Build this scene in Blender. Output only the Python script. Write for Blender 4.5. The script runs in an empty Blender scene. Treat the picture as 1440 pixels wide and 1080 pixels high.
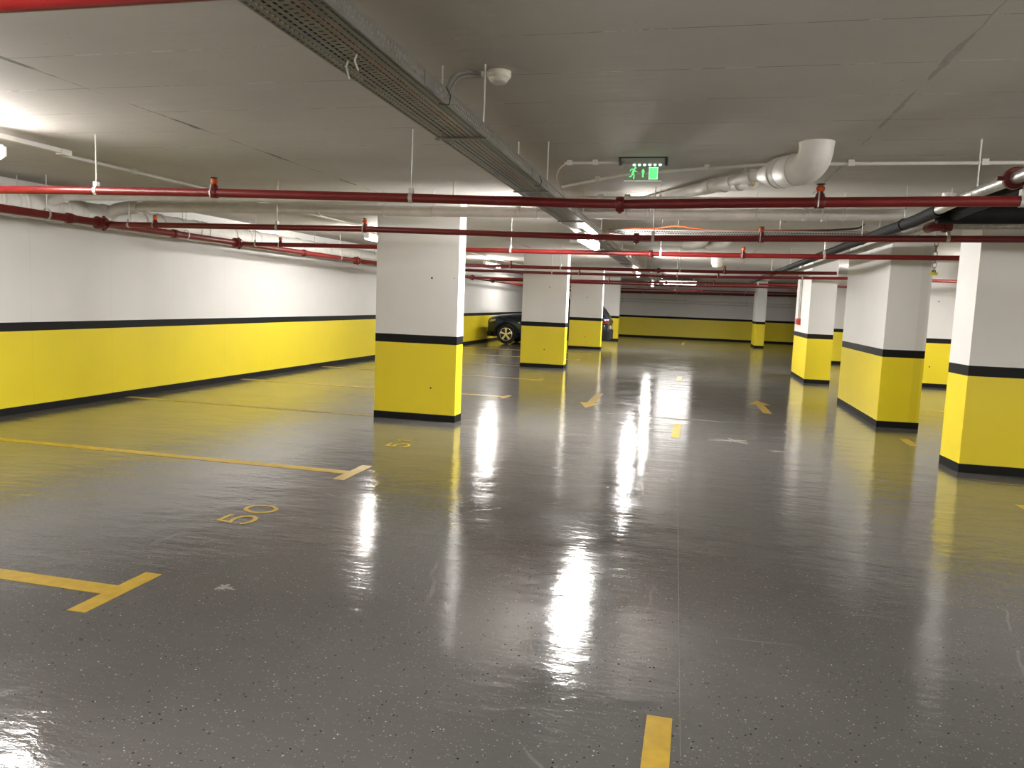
import bpy, math, random
from mathutils import Vector, Matrix
random.seed(7)
C = bpy.context.scene.collection
PI = math.pi

# ------------------------------------------------------------------ materials
def new_mat(name):
    m = bpy.data.materials.new(name); m.use_nodes = True
    nt = m.node_tree; b = nt.nodes['Principled BSDF']
    return m, nt, b
def N(nt, t, **kw):
    n = nt.nodes.new(t)
    for k, v in kw.items():
        if k in n.inputs.keys(): n.inputs[k].default_value = v
        else: setattr(n, k, v)
    return n
def math_n(nt, op, a, b=None, c=None):
    n = nt.nodes.new('ShaderNodeMath'); n.operation = op
    for i, v in enumerate((a, b, c)):
        if v is None: continue
        if isinstance(v, (int, float)): n.inputs[i].default_value = v
        else: nt.links.new(v, n.inputs[i])
    return n.outputs[0]
def mix(nt, fac, a, b):
    n = nt.nodes.new('ShaderNodeMix'); n.data_type = 'RGBA'
    if isinstance(fac, (int, float)): n.inputs[0].default_value = fac
    else: nt.links.new(fac, n.inputs[0])
    for i, v in ((6, a), (7, b)):
        if isinstance(v, tuple): n.inputs[i].default_value = (*v, 1)
        else: nt.links.new(v, n.inputs[i])
    return n.outputs[2]
def position(nt): return nt.nodes.new('ShaderNodeNewGeometry').outputs['Position']
def mapped(nt, scale):
    mp = nt.nodes.new('ShaderNodeMapping'); mp.inputs['Scale'].default_value = scale
    nt.links.new(position(nt), mp.inputs['Vector']); return mp.outputs[0]
def noise(nt, scale, detail=3, rough=.5, vec=None):
    n = N(nt, 'ShaderNodeTexNoise', Scale=scale, Detail=detail, Roughness=rough)
    nt.links.new(vec if vec is not None else position(nt), n.inputs['Vector']); return n.outputs['Fac']
def ramp(nt, v, lo, hi):
    n = nt.nodes.new('ShaderNodeMapRange'); n.inputs[1].default_value = lo; n.inputs[2].default_value = hi
    nt.links.new(v, n.inputs[0]); return n.outputs[0]
def bump(nt, b, h, strength=.3, dist=.01):
    n = N(nt, 'ShaderNodeBump', Strength=strength, Distance=dist)
    nt.links.new(h, n.inputs['Height']); nt.links.new(n.outputs[0], b.inputs['Normal'])
def simple(name, col, rough=.5, metal=0., var=.06, vscale=8, bstr=0, bscale=40, coat=0):
    m, nt, b = new_mat(name)
    f = noise(nt, vscale, 4)
    a = tuple(c * (1 - var) for c in col); d = tuple(min(1, c * (1 + var)) for c in col)
    nt.links.new(mix(nt, ramp(nt, f, .3, .7), a, d), b.inputs['Base Color'])
    b.inputs['Roughness'].default_value = rough; b.inputs['Metallic'].default_value = metal
    if coat: b.inputs['Coat Weight'].default_value = coat; b.inputs['Coat Roughness'].default_value = .08
    if bstr: bump(nt, b, noise(nt, bscale, 4), bstr, .004)
    return m
def emit(name, col, s):
    m, nt, b = new_mat(name)
    b.inputs['Base Color'].default_value = (.8, .8, .8, 1)
    b.inputs['Emission Color'].default_value = (*col, 1); b.inputs['Emission Strength'].default_value = s
    return m

def painted_concrete(name, col, rough=.5, seams=True, bs=.12):
    m, nt, b = new_mat(name)
    f = noise(nt, 2.5, 5, .6)
    col_a = tuple(c * .965 for c in col)
    base = mix(nt, ramp(nt, f, .3, .7), col_a, col)
    # a few small chips and scuffs
    chips = ramp(nt, noise(nt, 38, 2), .79, .81)
    base = mix(nt, math_n(nt, 'MULTIPLY', chips, .5), base, (.12, .11, .09))
    h = noise(nt, 30, 5, .6)
    if seams:   # vertical joints of the shuttering boards
        sx = nt.nodes.new('ShaderNodeSeparateXYZ'); nt.links.new(position(nt), sx.inputs[0])
        fr = math_n(nt, 'FRACT', math_n(nt, 'DIVIDE', math_n(nt, 'ADD', sx.outputs['Y'], 20.13), 1.25))
        line = math_n(nt, 'LESS_THAN', fr, .006)
        base = mix(nt, math_n(nt, 'MULTIPLY', line, .16), base, tuple(c * .45 for c in col))
    nt.links.new(base, b.inputs['Base Color'])
    b.inputs['Roughness'].default_value = rough
    if sum(col) < .1: b.inputs['Specular IOR Level'].default_value = .22
    bump(nt, b, h, bs, .004)
    return m

M = {}
M['white'] = painted_concrete('white wall paint', (.71, .70, .68), .55)
M['yellow'] = painted_concrete('yellow wall paint', (.80, .645, .018), .42)
M['black'] = painted_concrete('black wall paint', (.006, .006, .006), .62, seams=False, bs=.3)
M['line'] = simple('yellow floor paint', (.44, .285, .022), .3, var=.14, vscale=14, bstr=.1)
M['red'] = simple('red pipe paint', (.165, .0085, .008), .36, var=.12)
M['redfit'] = simple('red fitting paint', (.14, .008, .008), .42, var=.15)
M['galv'] = simple('galvanised steel', (.50, .50, .48), .38, .75, var=.22, vscale=22)
M['tray'] = simple('perforated steel', (.20, .196, .182), .45, .35, var=.12, vscale=6)
M['rod'] = simple('zinc rod', (.55, .54, .50), .45, .4)
M['pipewhite'] = simple('white painted plastic', (.62, .60, .56), .5, var=.07, vscale=9, bstr=.25, bscale=12)
M['insul'] = simple('black foam insulation', (.0055, .006, .006), .7, var=.25, vscale=18, bstr=.2)
M['lamphouse'] = simple('white lamp housing', (.72, .72, .70), .4)
M['diffuser'] = emit('lit lamp diffuser', (1, .965, .925), 70)
M['diffuser_bright'] = emit('lit bright lamp diffuser', (1, .965, .925), 116)  # turned up to brighten the lane floor and ceiling
M['diffuser_dim'] = emit('lit dim lamp diffuser', (1, .96, .915), 29)  # left row turned down to keep the left wall from glaring
M['plastic'] = simple('cream plastic', (.66, .63, .55), .45)
M['darkplastic'] = simple('dark grey plastic', (.05, .05, .045), .5)
M['greymetal'] = simple('grey sign housing', (.32, .31, .28), .4, .2)
M['orange'] = simple('orange sprinkler cap', (.62, .10, .012), .4)
M['dark'] = simple('dark metal', (.03, .025, .022), .5, .3)
M['green'] = glow_green = emit('lit green pictogram', (.16, 1, .28), .26)
glow_green.node_tree.nodes['Principled BSDF'].inputs['Base Color'].default_value = (.03, .22, .06, 1)
M['led'] = emit('green led', (.5, 1, .75), 1.1)
M['callred'] = simple('red call point', (.55, .03, .015), .4)
M['conduit'] = simple('white conduit', (.60, .58, .53), .5)
M['tyre'] = simple('tyre rubber', (.012, .012, .012), .75)
M['rim'] = simple('alloy rim', (.62, .60, .58), .25, .9)
M['carpaint'] = simple('dark blue car paint', (.006, .014, .024), .22, .2, coat=.4)
M['carblack'] = simple('black trim', (.005, .005, .005), .6)
for k_ in ('carblack', 'insul'): M[k_].node_tree.nodes['Principled BSDF'].inputs['Specular IOR Level'].default_value = .2
M['headlight'] = simple('headlamp lens', (.35, .34, .33), .1, .5)
M['taillight'] = simple('tail lamp lens', (.10, .008, .008), .2)
for nm, cl in (('cab_blue', (.02, .05, .22)), ('cab_red', (.42, .05, .02)), ('cab_white', (.60, .58, .54)), ('cab_black', (.015, .015, .015)), ('cab_grey', (.22, .21, .20)), ('cab_orange', (.60, .10, .03))):
    M[nm] = simple(nm.replace('cab_', '') + ' cable sheath', cl, .5)
M['yellowtag'] = simple('yellow tag', (.62, .50, .05), .5)

def glass_mat():
    m, nt, b = new_mat('clear acrylic')
    b.inputs['Base Color'].default_value = (.92, 1, .95, 1); b.inputs['Roughness'].default_value = .04
    b.inputs['IOR'].default_value = 1.25; b.inputs['Transmission Weight'].default_value = 1
    return m
M['acrylic'] = glass_mat()
def carglass_mat():
    m, nt, b = new_mat('dark car glass')
    b.inputs['Base Color'].default_value = (.01, .012, .014, 1); b.inputs['Roughness'].default_value = .05
    return m
M['carglass'] = carglass_mat()

def floor_mat():
    m, nt, b = new_mat('grey flaked epoxy')
    base = mix(nt, ramp(nt, noise(nt, .9, 5, .6), .3, .7), (.089, .0865, .083), (.110, .107, .103))
    def flakes(scale, th, size, ch, seedoff):
        mp = nt.nodes.new('ShaderNodeMapping'); mp.inputs['Location'].default_value = (seedoff, seedoff * .7, 0); mp.inputs['Scale'].default_value = (1, 1, 0)
        nt.links.new(position(nt), mp.inputs['Vector'])
        v = N(nt, 'ShaderNodeTexVoronoi', Scale=scale); nt.links.new(mp.outputs[0], v.inputs['Vector'])
        s = nt.nodes.new('ShaderNodeSeparateColor'); nt.links.new(v.outputs['Color'], s.inputs[0])
        pick = math_n(nt, 'LESS_THAN', s.outputs[ch], th)
        near = math_n(nt, 'LESS_THAN', v.outputs['Distance'], math_n(nt, 'MULTIPLY_ADD', s.outputs[(ch + 1) % 3], size, size * .35))
        return math_n(nt, 'MULTIPLY', pick, near)
    base = mix(nt, math_n(nt, 'MULTIPLY', flakes(80, .075, .22, 0, 0), .7), base, (.52, .50, .47))
    base = mix(nt, math_n(nt, 'MULTIPLY', flakes(72, .11, .23, 1, 3.3), .95), base, (.012, .012, .014))
    base = mix(nt, math_n(nt, 'MULTIPLY', flakes(130, .07, .3, 2, 9.1), .42), base, (.40, .38, .35))
    # worn whitish scuffs and hairline scratches
    sc = math_n(nt, 'MULTIPLY', ramp(nt, noise(nt, 1.1, 3, .5), .56, .66), ramp(nt, noise(nt, 9, 6, .75, mapped(nt, (1, .6, 1))), .63, .70))
    base = mix(nt, math_n(nt, 'MULTIPLY', sc, .5), base, (.42, .40, .37))
    w = N(nt, 'ShaderNodeTexVoronoi', Scale=.55); w.feature = 'DISTANCE_TO_EDGE'
    warp = nt.nodes.new('ShaderNodeMix'); warp.data_type = 'VECTOR'; warp.inputs[0].default_value = .12
    nz = N(nt, 'ShaderNodeTexNoise', Scale=2.0); nt.links.new(position(nt), nz.inputs['Vector'])
    nt.links.new(position(nt), warp.inputs[4]); nt.links.new(nz.outputs['Color'], warp.inputs[5]); nt.links.new(warp.outputs[1], w.inputs['Vector'])
    scr = math_n(nt, 'MULTIPLY', math_n(nt, 'LESS_THAN', w.outputs['Distance'], .0035), ramp(nt, noise(nt, 1.7, 2), .52, .6))
    base = mix(nt, math_n(nt, 'MULTIPLY', scr, .18), base, (.35, .33, .31))
    nt.links.new(base, b.inputs['Base Color'])
    r = math_n(nt, 'MULTIPLY_ADD', ramp(nt, noise(nt, 1.6, 4, .6), .35, .7), .07, .085)
    r = math_n(nt, 'ADD', r, math_n(nt, 'MULTIPLY', sc, .25))
    nt.links.new(r, b.inputs['Roughness'])
    b.inputs['IOR'].default_value = 1.6
    # hand-trowelled waviness of the resin
    h = math_n(nt, 'ADD', math_n(nt, 'MULTIPLY', noise(nt, 2.2, 2, .5, mapped(nt, (.8, 1.5, 1))), 1.0), math_n(nt, 'MULTIPLY', noise(nt, 11, 4, .65, mapped(nt, (.55, 1.4, 1))), .42))
    h = math_n(nt, 'ADD', h, math_n(nt, 'MULTIPLY', noise(nt, 90, 2, .5), .012))
    bump(nt, b, h, 1.0, .0055)
    return m
M['floor'] = floor_mat()

def ceiling_mat():
    m, nt, b = new_mat('whitewashed board-marked concrete')
    base = mix(nt, ramp(nt, noise(nt, .8, 5, .6), .3, .7), (.49, .467, .432), (.56, .534, .496))
    s = nt.nodes.new('ShaderNodeSeparateXYZ'); nt.links.new(position(nt), s.inputs[0])
    wob = math_n(nt, 'MULTIPLY', noise(nt, .7, 2), .05)
    fy = math_n(nt, 'FRACT', math_n(nt, 'DIVIDE', math_n(nt, 'ADD', math_n(nt, 'ADD', s.outputs['Y'], wob), 30.2), .56))
    ln = math_n(nt, 'LESS_THAN', fy, .014)
    gate = ramp(nt, noise(nt, 1.3, 4, .7), .42, .50)
    gate2 = ramp(nt, noise(nt, 3.1, 5, .75, mapped(nt, (1, 1, 1.7))), .52, .58)
    base = mix(nt, math_n(nt, 'MULTIPLY', math_n(nt, 'MULTIPLY', ln, gate), .8), base, (.22, .20, .165))
    base = mix(nt, math_n(nt, 'MULTIPLY', math_n(nt, 'MULTIPLY', ln, gate2), .7), base, (.86, .85, .82))
    # shuttering joints running along the aisle, partly open
    hs = []
    for x0, k in ((-3.57, .85), (1.02, .35), (4.6, .5)):
        d = math_n(nt, 'ABSOLUTE', math_n(nt, 'ADD', math_n(nt, 'ADD', s.outputs['X'], -x0), math_n(nt, 'MULTIPLY', math_n(nt, 'ADD', noise(nt, 5, 4), -.5), .035)))
        wd = math_n(nt, 'MULTIPLY_ADD', ramp(nt, noise(nt, 1.1, 3), .45, .62), .017, .004)
        j = math_n(nt, 'LESS_THAN', d, wd); hs.append(j)
        base = mix(nt, math_n(nt, 'MULTIPLY', math_n(nt, 'MULTIPLY', j, k), ramp(nt, noise(nt, 2.6, 3), .41, .52)), base, (.10, .088, .07))
    pits = math_n(nt, 'MULTIPLY', ramp(nt, noise(nt, 26, 2), .745, .77), ramp(nt, noise(nt, 1.0, 2), .5, .62))
    base = mix(nt, math_n(nt, 'MULTIPLY', pits, .75), base, (.10, .09, .08))
    nt.links.new(base, b.inputs['Base Color']); b.inputs['Roughness'].default_value = .75
    h = math_n(nt, 'ADD', noise(nt, 1.4, 6, .6, mapped(nt, (.5, 2.2, 1))), math_n(nt, 'MULTIPLY', noise(nt, 30, 4, .6), .12))
    bump(nt, b, h, .5, .022)
    return m
M['ceiling'] = ceiling_mat()

# ------------------------------------------------------------------ mesh helpers
class MB:
    def __init__(s): s.v = []; s.f = []; s.mi = []; s.sm = []; s.cur = 0
    def add(s, vs, fs, smooth=False):
        o = len(s.v); s.v += [tuple(v) for v in vs]
        for f in fs: s.f.append([i + o for i in f]); s.mi.append(s.cur); s.sm.append(smooth)
        return s
    def box(s, x0, x1, y0, y1, z0, z1):
        vs = [(x, y, z) for z in (z0, z1) for y in (y0, y1) for x in (x0, x1)]
        return s.add(vs, [(0, 2, 3, 1), (4, 5, 7, 6), (0, 1, 5, 4), (2, 6, 7, 3), (0, 4, 6, 2), (1, 3, 7, 5)])
    def prism(s, poly, z0, z1):
        n = len(poly); vs = [(x, y, z0) for x, y in poly] + [(x, y, z1) for x, y in poly]
        fs = [tuple(reversed(range(n))), tuple(range(n, 2 * n))] + [(i, (i + 1) % n, n + (i + 1) % n, n + i) for i in range(n)]
        return s.add(vs, fs)
    def rings(s, rings, cap=True, smooth=True, closed=False):
        n = len(rings[0]); vs = [p for r in rings for p in r]; fs = []
        m = len(rings)
        for i in range(m - (0 if closed else 1)):
            a, b = i * n, ((i + 1) % m) * n
            for k in range(n): fs.append((a + k, a + (k + 1) % n, b + (k + 1) % n, b + k))
        s.add(vs, fs, smooth)
        if cap and not closed:
            s.add(rings[0], [tuple(reversed(range(n)))]); s.add(rings[-1], [tuple(range(n))])
        return s
    def tube(s, pts, r, n=14, cap=True):
        P = [Vector(p) for p in pts]; R = r if isinstance(r, (list, tuple)) else [r] * len(P)
        T = []
        for i in range(len(P)):
            a = (P[i] - P[i - 1]).normalized() if i else None
            b = (P[i + 1] - P[i]).normalized() if i < len(P) - 1 else None
            t = (a + b) if (a and b) else (a or b); T.append(t.normalized())
        u = T[0].orthogonal().normalized(); rr = []
        for i, (p, t) in enumerate(zip(P, T)):
            u = (u - t * u.dot(t)).normalized(); w = t.cross(u)
            k = 1.0
            rr.append([tuple(p + (u * math.cos(2 * PI * q / n) + w * math.sin(2 * PI * q / n)) * R[i] * k) for q in range(n)])
        return s.rings(rr, cap)
    def lathe(s, c, prof, n=20, axis='Z', cap=True):
        c = Vector(c); rr = []
        for h, r in prof:
            ring = []
            for q in range(n):
                a = 2 * PI * q / n; x, y = r * math.cos(a), r * math.sin(a)
                ring.append(tuple(c + Vector({'Z': (x, y, h), 'X': (h, x, y), 'Y': (y, h, x)}[axis])))
            rr.append(ring)
        return s.rings(rr, cap)
    def ribbon(s, pts, w, z):
        """flat stroke of width w on the plane z"""
        P = [Vector((p[0], p[1], 0)) for p in pts]; L = []; R_ = []
        for i in range(len(P)):
            a = (P[i] - P[i - 1]).normalized() if i else (P[1] - P[0]).normalized()
            b = (P[i + 1] - P[i]).normalized() if i < len(P) - 1 else a
            n1 = Vector((-a.y, a.x, 0)); n2 = Vector((-b.y, b.x, 0)); n_ = (n1 + n2).normalized()
            k = min(1.5, 1 / max(.4, n_.dot(n1)))
            L.append(P[i] + n_ * w / 2 * k); R_.append(P[i] - n_ * w / 2 * k)
        for i in range(len(P) - 1):
            s.add([(R_[i].x, R_[i].y, z), (R_[i + 1].x, R_[i + 1].y, z), (L[i + 1].x, L[i + 1].y, z), (L[i].x, L[i].y, z)], [(0, 1, 2, 3)])
        return s
    def build(s, name, mats, parent=None, bevel=0):
        me = bpy.data.meshes.new(name); me.from_pydata(s.v, [], s.f)
        mats = mats if isinstance(mats, (list, tuple)) else [mats]
        for m in mats: me.materials.append(m)
        me.polygons.foreach_set('material_index', s.mi); me.polygons.foreach_set('use_smooth', s.sm); me.update()
        o = bpy.data.objects.new(name, me); C.objects.link(o)
        if parent is not None: o.parent = parent; o.matrix_parent_inverse = Matrix.Translation(-Vector(parent.location))
        if bevel:
            b = o.modifiers.new('bevel', 'BEVEL'); b.width = bevel; b.segments = 2; b.limit_method = 'ANGLE'
        return o

def tag(o, label, cat, group=None):
    o['label'] = label; o['category'] = cat
    if group: o['group'] = group
    return o
def thing(name, loc, label, cat, group=None):
    o = bpy.data.objects.new(name, None); C.objects.link(o); o.location = loc; o.empty_display_size = .1
    return tag(o, label, cat, group)
def struct(o): o['kind'] = 'structure'; return o
def lerp_at(pts, x):
    for (x0, z0), (x1, z1) in zip(pts, pts[1:]):
        if x0 <= x <= x1: return z0 + (z1 - z0) * (x - x0) / (x1 - x0)
    return pts[0][1] if x < pts[0][0] else pts[-1][1]

# ------------------------------------------------------------------ the hall
CEIL, XL, XR, YB, YF = 2.65, -7.52, 9.6, 37.8, -13.0
CT = CEIL - .0015       # where fixings meet the ceiling
SK, YE, ST = .085, .947, 1.048       # tops of the black skirting, the yellow band and the black stripe
struct(MB().box(XL - .3, XR + .3, YF - .3, YB + .3, -.25, 0).build('floor', M['floor']))
struct(MB().box(XL - .3, XR + .3, YF - .3, YB + .3, CEIL, CEIL + .3).build('ceiling', M['ceiling']))
def banded_wall(name, x0, x1, y0, y1):
    b = MB()
    b.cur = 1; b.box(x0, x1, y0, y1, 0, YE); b.cur = 2; b.box(x0, x1, y0, y1, YE, ST); b.cur = 0; b.box(x0, x1, y0, y1, ST, CEIL)
    return struct(b.build(name, [M['white'], M['yellow'], M['black']]))
banded_wall('wall_left', XL - .3, XL, YF, YB)
banded_wall('wall_back', XL - .3, XR + .3, YB, YB + .3)
banded_wall('wall_right', XR, XR + .3, YF, YB)
banded_wall('wall_front', XL - .3, XR + .3, YF - .3, YF)
def wavy_skirt(axis, a0, a1, n, base, sgn):
    b = MB(); k = int((a1 - a0) / n)
    for i in range(k):
        u0, u1 = a0 + i * n, a0 + (i + 1) * n
        if axis == 'Y': b.box(min(base, base + .006 * sgn), max(base, base + .006 * sgn), u0, u1, 0, SK + random.uniform(-.002, .002))
        else: b.box(u0, u1, min(base, base + .006 * sgn), max(base, base + .006 * sgn), 0, SK + random.uniform(-.002, .002))
    return b
struct(wavy_skirt('Y', YF, YB, .6, XL, 1).build('baseboard_left', M['black']))
struct(wavy_skirt('X', XL, XR, .6, YB, -1).build('baseboard_back', M['black']))
struct(wavy_skirt('Y', YF, YB, .6, XR, -1).build('baseboard_right', M['black']))

# ------------------------------------------------------------------ columns
def column(poly, label, holes=()):
    cx = sum(p[0] for p in poly) / 4; cy = sum(p[1] for p in poly) / 4
    t = thing('concrete_column', (cx, cy, 0), label, 'column', 'painted concrete columns')
    def grow(d): return [(x + (d if x > cx else -d), y + (d if y > cy else -d)) for x, y in poly]
    MB().prism(poly, ST, CEIL).build('upper_shaft', M['white'], t)
    MB().prism(grow(.0008), YE, ST).build('black_stripe', M['black'], t)
    MB().prism(poly, SK, YE).build('yellow_band', M['yellow'], t)
    MB().prism(grow(.004), 0, SK).build('skirting', M['black'], t)
    for x, z, r in holes:      # drilled holes on the face towards the camera
        y = min(p[1] for p in poly)
        MB().lathe((x, y - .0015, z), [(0, r), (.003, r)], 12, 'Y').build('drill_hole', M['dark'], t)
    return t
def rect(x0, x1, y0, y1, sk=0): return [(x0, y0), (x1, y0 + .01), (x1 + sk, y1 + .01), (x0 + sk, y1)]
column(rect(-3.845, -2.798, 8.80, 9.05), 'wide white and yellow column slab nearest on the left, beside bay number 51', [(-3.13, 1.74, .012), (-3.11, .41, .011), (-2.85, 1.745, .006)])
column(rect(-3.95, -2.925, 17.34, 17.66), 'white and yellow column slab hiding the middle of the parked car', [(-3.32, 1.85, .013), (-3.39, .42, .013)])
column(rect(-4.17, -3.10, 25.53, 25.84), 'white and yellow column slab with the tail of the car showing on its right', [(-3.60, 1.72, .015), (-3.62, .40, .015)])
column(rect(-4.3, -3.23, 32.5, 32.85), 'farthest column slab of the left row, next to the back wall', [])
column([(2.575, 8.205), (3.64, 8.225), (3.60, 8.67), (2.53, 8.65)], 'column at the right edge, nearest of the right row, cut by the frame')
column([(2.432, 11.09), (2.955, 11.13), (2.92, 13.86), (2.394, 13.84)], 'long deep column of the right row with the shaded dull yellow end face')
column([(2.287, 17.26), (2.80, 17.28), (2.775, 19.41), (2.265, 19.39)], 'deep column of the right row with the small red call point on its side')
column([(2.30, 32.35), (2.655, 32.37), (2.62, 34.0), (2.27, 33.98)], 'thin distant column standing free in front of the back wall')
column([(4.71, 17.96), (5.80, 17.98), (5.80, 18.3), (4.71, 18.28)], 'bright column seen in the gap between the two nearest right columns', [(4.94, 1.83, .014), (4.88, .44, .014)])
column([(3.93, 24.45), (5.0, 24.47), (5.0, 24.8), (3.93, 24.78)], 'narrow strip of a far column in the gap left of the long right column')

# ------------------------------------------------------------------ floor markings
ZP = .0022
def flat(mb_fill, name, label, cat, group):
    o = mb_fill.build(name, M['line']); o.location.z = 0
    return tag(o, label, cat, group)
def slab(b, x0, x1, y0, y1): return b.box(x0, x1, y0, y1, .0002, ZP)
def bay_line(y, xe, label, bar=True, x0=XL + .01, w=.112, by0=None, by1=None):
    b = MB(); slab(b, x0, xe - (.0 if not bar else .098), y - w / 2, y + w / 2)
    if bar: slab(b, xe - .098, xe, by0 if by0 else y - .26, by1 if by1 else y + .26)
    return flat(b, 'bay_line', label, 'floor marking', 'yellow parking bay lines')
bay_line(3.112, -2.655, 'nearest yellow T-shaped bay line at lower left', by0=2.846, by1=3.37)
bay_line(5.895, -2.715, 'yellow T-shaped bay line above number 50', by0=5.63, by1=6.2)
bay_line(8.885, -3.86, 'yellow bay line running from the left wall into the nearest left column', bar=False)
bay_line(11.60, -2.80, 'yellow T-shaped bay line ending right behind the nearest left column', by0=11.4, by1=11.82)
bay_line(14.52, -2.87, 'yellow T-shaped bay line just in front of the second left column', by0=14.3, by1=14.75)
bay_line(17.42, -3.97, 'faint yellow bay line running into the side of the second left column', bar=False)
bay_line(20.3, -3.0, 'yellow bay line on the floor between second and third left columns')
bay_line(23.1, -3.05, 'yellow bay line in front of the parked car')
b = MB(); slab(b, 2.50, 2.60, 9.62, 10.15); flat(b, 'bay_mark', 'short yellow bar between the two nearest right columns', 'floor marking', None)
b = MB(); slab(b, 2.62, 2.72, 6.45, 6.93); slab(b, 2.72, XR - .01, 6.78, 6.89); flat(b, 'bay_line', 'yellow bay line cut by the right edge in front of the nearest right column', 'floor marking', 'yellow parking bay lines')
b = MB(); slab(b, 2.97, XR - .01, 13.41, 13.53); flat(b, 'bay_line', 'yellow line seen through the gap between the two nearest right columns', 'floor marking', 'yellow parking bay lines')
for x, y0, y1, lb in ((-.045, 1.55, 2.735, 'nearest yellow lane dash at the bottom edge'), (-.165, 8.93, 10.02, 'yellow lane dash below the bright ceiling reflection'), (-.292, 15.98, 17.0, 'small distant yellow lane dash'), (-.52, 31.6, 34.3, 'farthest faint yellow lane dash close to the back wall')):
    b = MB(); slab(b, x - .046, x + .046, y0, y1)
    o = flat(b, 'lane_dash', lb, 'floor marking', 'yellow centre lane dashes')
def arrow(x, y0, y1, skew, label):
    """y0 tail, y1 tip"""
    d = 1 if y1 > y0 else -1
    b = MB(); yh = y1 - d * .62
    def q(px, py): return (x + px + (py - y1) * skew, py)
    poly = [q(-.06, y0), q(.06, y0), q(.06, yh), q(.17, yh), q(0, y1), q(-.17, yh), q(-.06, yh)]
    if d < 0: poly.reverse()
    # split so that every face is convex
    p = poly if d > 0 else poly[::-1]
    for quad in ([p[0], p[1], p[2], p[6]], [p[5], p[3], p[4]]):
        if d < 0: quad = quad[::-1]
        b.prism(quad, .0002, ZP)
    return flat(b, 'lane_arrow', label, 'floor marking', 'yellow lane arrows')
arrow(-1.50, 12.86, 10.97, -.01, 'yellow floor arrow on the left side of the lane pointing towards the camera')
arrow(1.04, 11.72, 13.36, -.03, 'yellow floor arrow on the right side of the lane pointing away')
# bay numbers: text runs along +Y, letter tops towards the left wall
GL = {'5': [[(.86, 1), (.18, 1), (.10, .56), (.30, .63), (.52, .64), (.76, .57), (.90, .40), (.90, .26), (.80, .10), (.58, .02), (.34, .02), (.14, .09), (.04, .20)]],
      '0': [[(.5 + .43 * math.sin(a), .5 - .49 * math.cos(a)) for a in [2 * PI * k / 24 for k in range(25)]]],
      '1': [[(.20, .80), (.50, 1), (.50, 0)]]}
def number(txt, xb, y0, h, w, gap, label):
    t = thing('bay_number', (xb, y0, 0), label, 'floor marking', 'painted bay numbers'); y = y0
    for ch in txt:
        b = MB()
        for st in GL[ch]: b.ribbon([(xb - q[1] * h, y + q[0] * w) for q in st], .032, ZP)
        b.build('digit', M['line'], t)
        y += (w if ch != '1' else w * .62) + gap
    return t
number('50', -2.752, 4.285, .215, .205, .055, 'yellow number 50 painted on the grey floor')
number('51', -2.762, 7.10, .215, .205, .055, 'yellow number 51 painted in front of the nearest left column')
# crack and trowel ridge across the lane
b = MB(); pts = []
for k in range(41):
    x = -1.9 + k * .075; pts.append((x, 10.62 - .12 * math.sin((x + 1.5) * 1.1) + .03 * math.sin(x * 9) + random.uniform(-.015, .015)))
for k in range(40):
    w0 = .012 + .030 * max(0, math.sin((k - 14) / 20 * PI)) if 14 < k < 34 else .008
    b.ribbon([pts[k], pts[k + 1]], w0 * 2, .0012)
tag(b.build('floor_crack', simple('crack filler', (.16, .15, .12), .45, var=.3, vscale=9)), 'irregular filled crack across the lane beneath the bright reflection', 'crack')

# hairline joint along the middle of the lane and a few worn scuffs
b = MB(); pts = [(.035 - .014 * k + .004 * math.sin(k * 3.1), 2.5 + k * .5) for k in range(15)]
b.ribbon(pts, .0018, .0008); tag(b.build('floor_joint', simple('pale joint', (.135, .131, .125), .28)), 'hairline joint running along the lane towards the nearest dash', 'joint')
SC = simple('worn pale resin', (.205, .195, .178), .35, var=.35, vscale=30)
for x, y, w, d, lb in ((-2.25, 3.32, .075, .055, 'pale scuff on the floor right of the nearest T-shaped line'), (.48, 9.04, .26, .20, 'broad pale worn patch right of the near lane dash'), (.95, 8.57, .20, .09, 'oval pale worn patch in front of the long right column'),
                       (-1.18, 6.79, .045, .05, 'small white scuff left of the near lamp reflection'), (-.13, 6.72, .05, .06, 'small white scuff right of the near lamp reflection'), (-4.2, 9.9, .35, .09, 'white streaky scuff left of the nearest left column'), (-4.9, 10.6, .30, .07, 'white streaky scuff near the left wall bays'), (1.72, 7.45, .05, .05, 'small white scuff between lane and nearest right column')):
    n = 46; k0 = random.uniform(0, 6); rad = []
    for k in range(n):
        a = 2 * PI * k / n; rad.append(.55 + .22 * math.sin(3 * a + k0) + .16 * math.sin(7 * a + k0 * 2) + random.uniform(-.24, .24))
    b = MB(); ct = [(x, y, .0009)] + [(x + w * max(.12, r_) * math.cos(2 * PI * k / n), y + d * max(.12, r_) * math.sin(2 * PI * k / n), .0008) for k, r_ in enumerate(rad)]
    b.add(ct, [(0, k + 1, (k + 1) % n + 1) for k in range(n)])
    tag(b.build('floor_scuff', SC), lb, 'scuff', 'worn scuffs on the floor')

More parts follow.
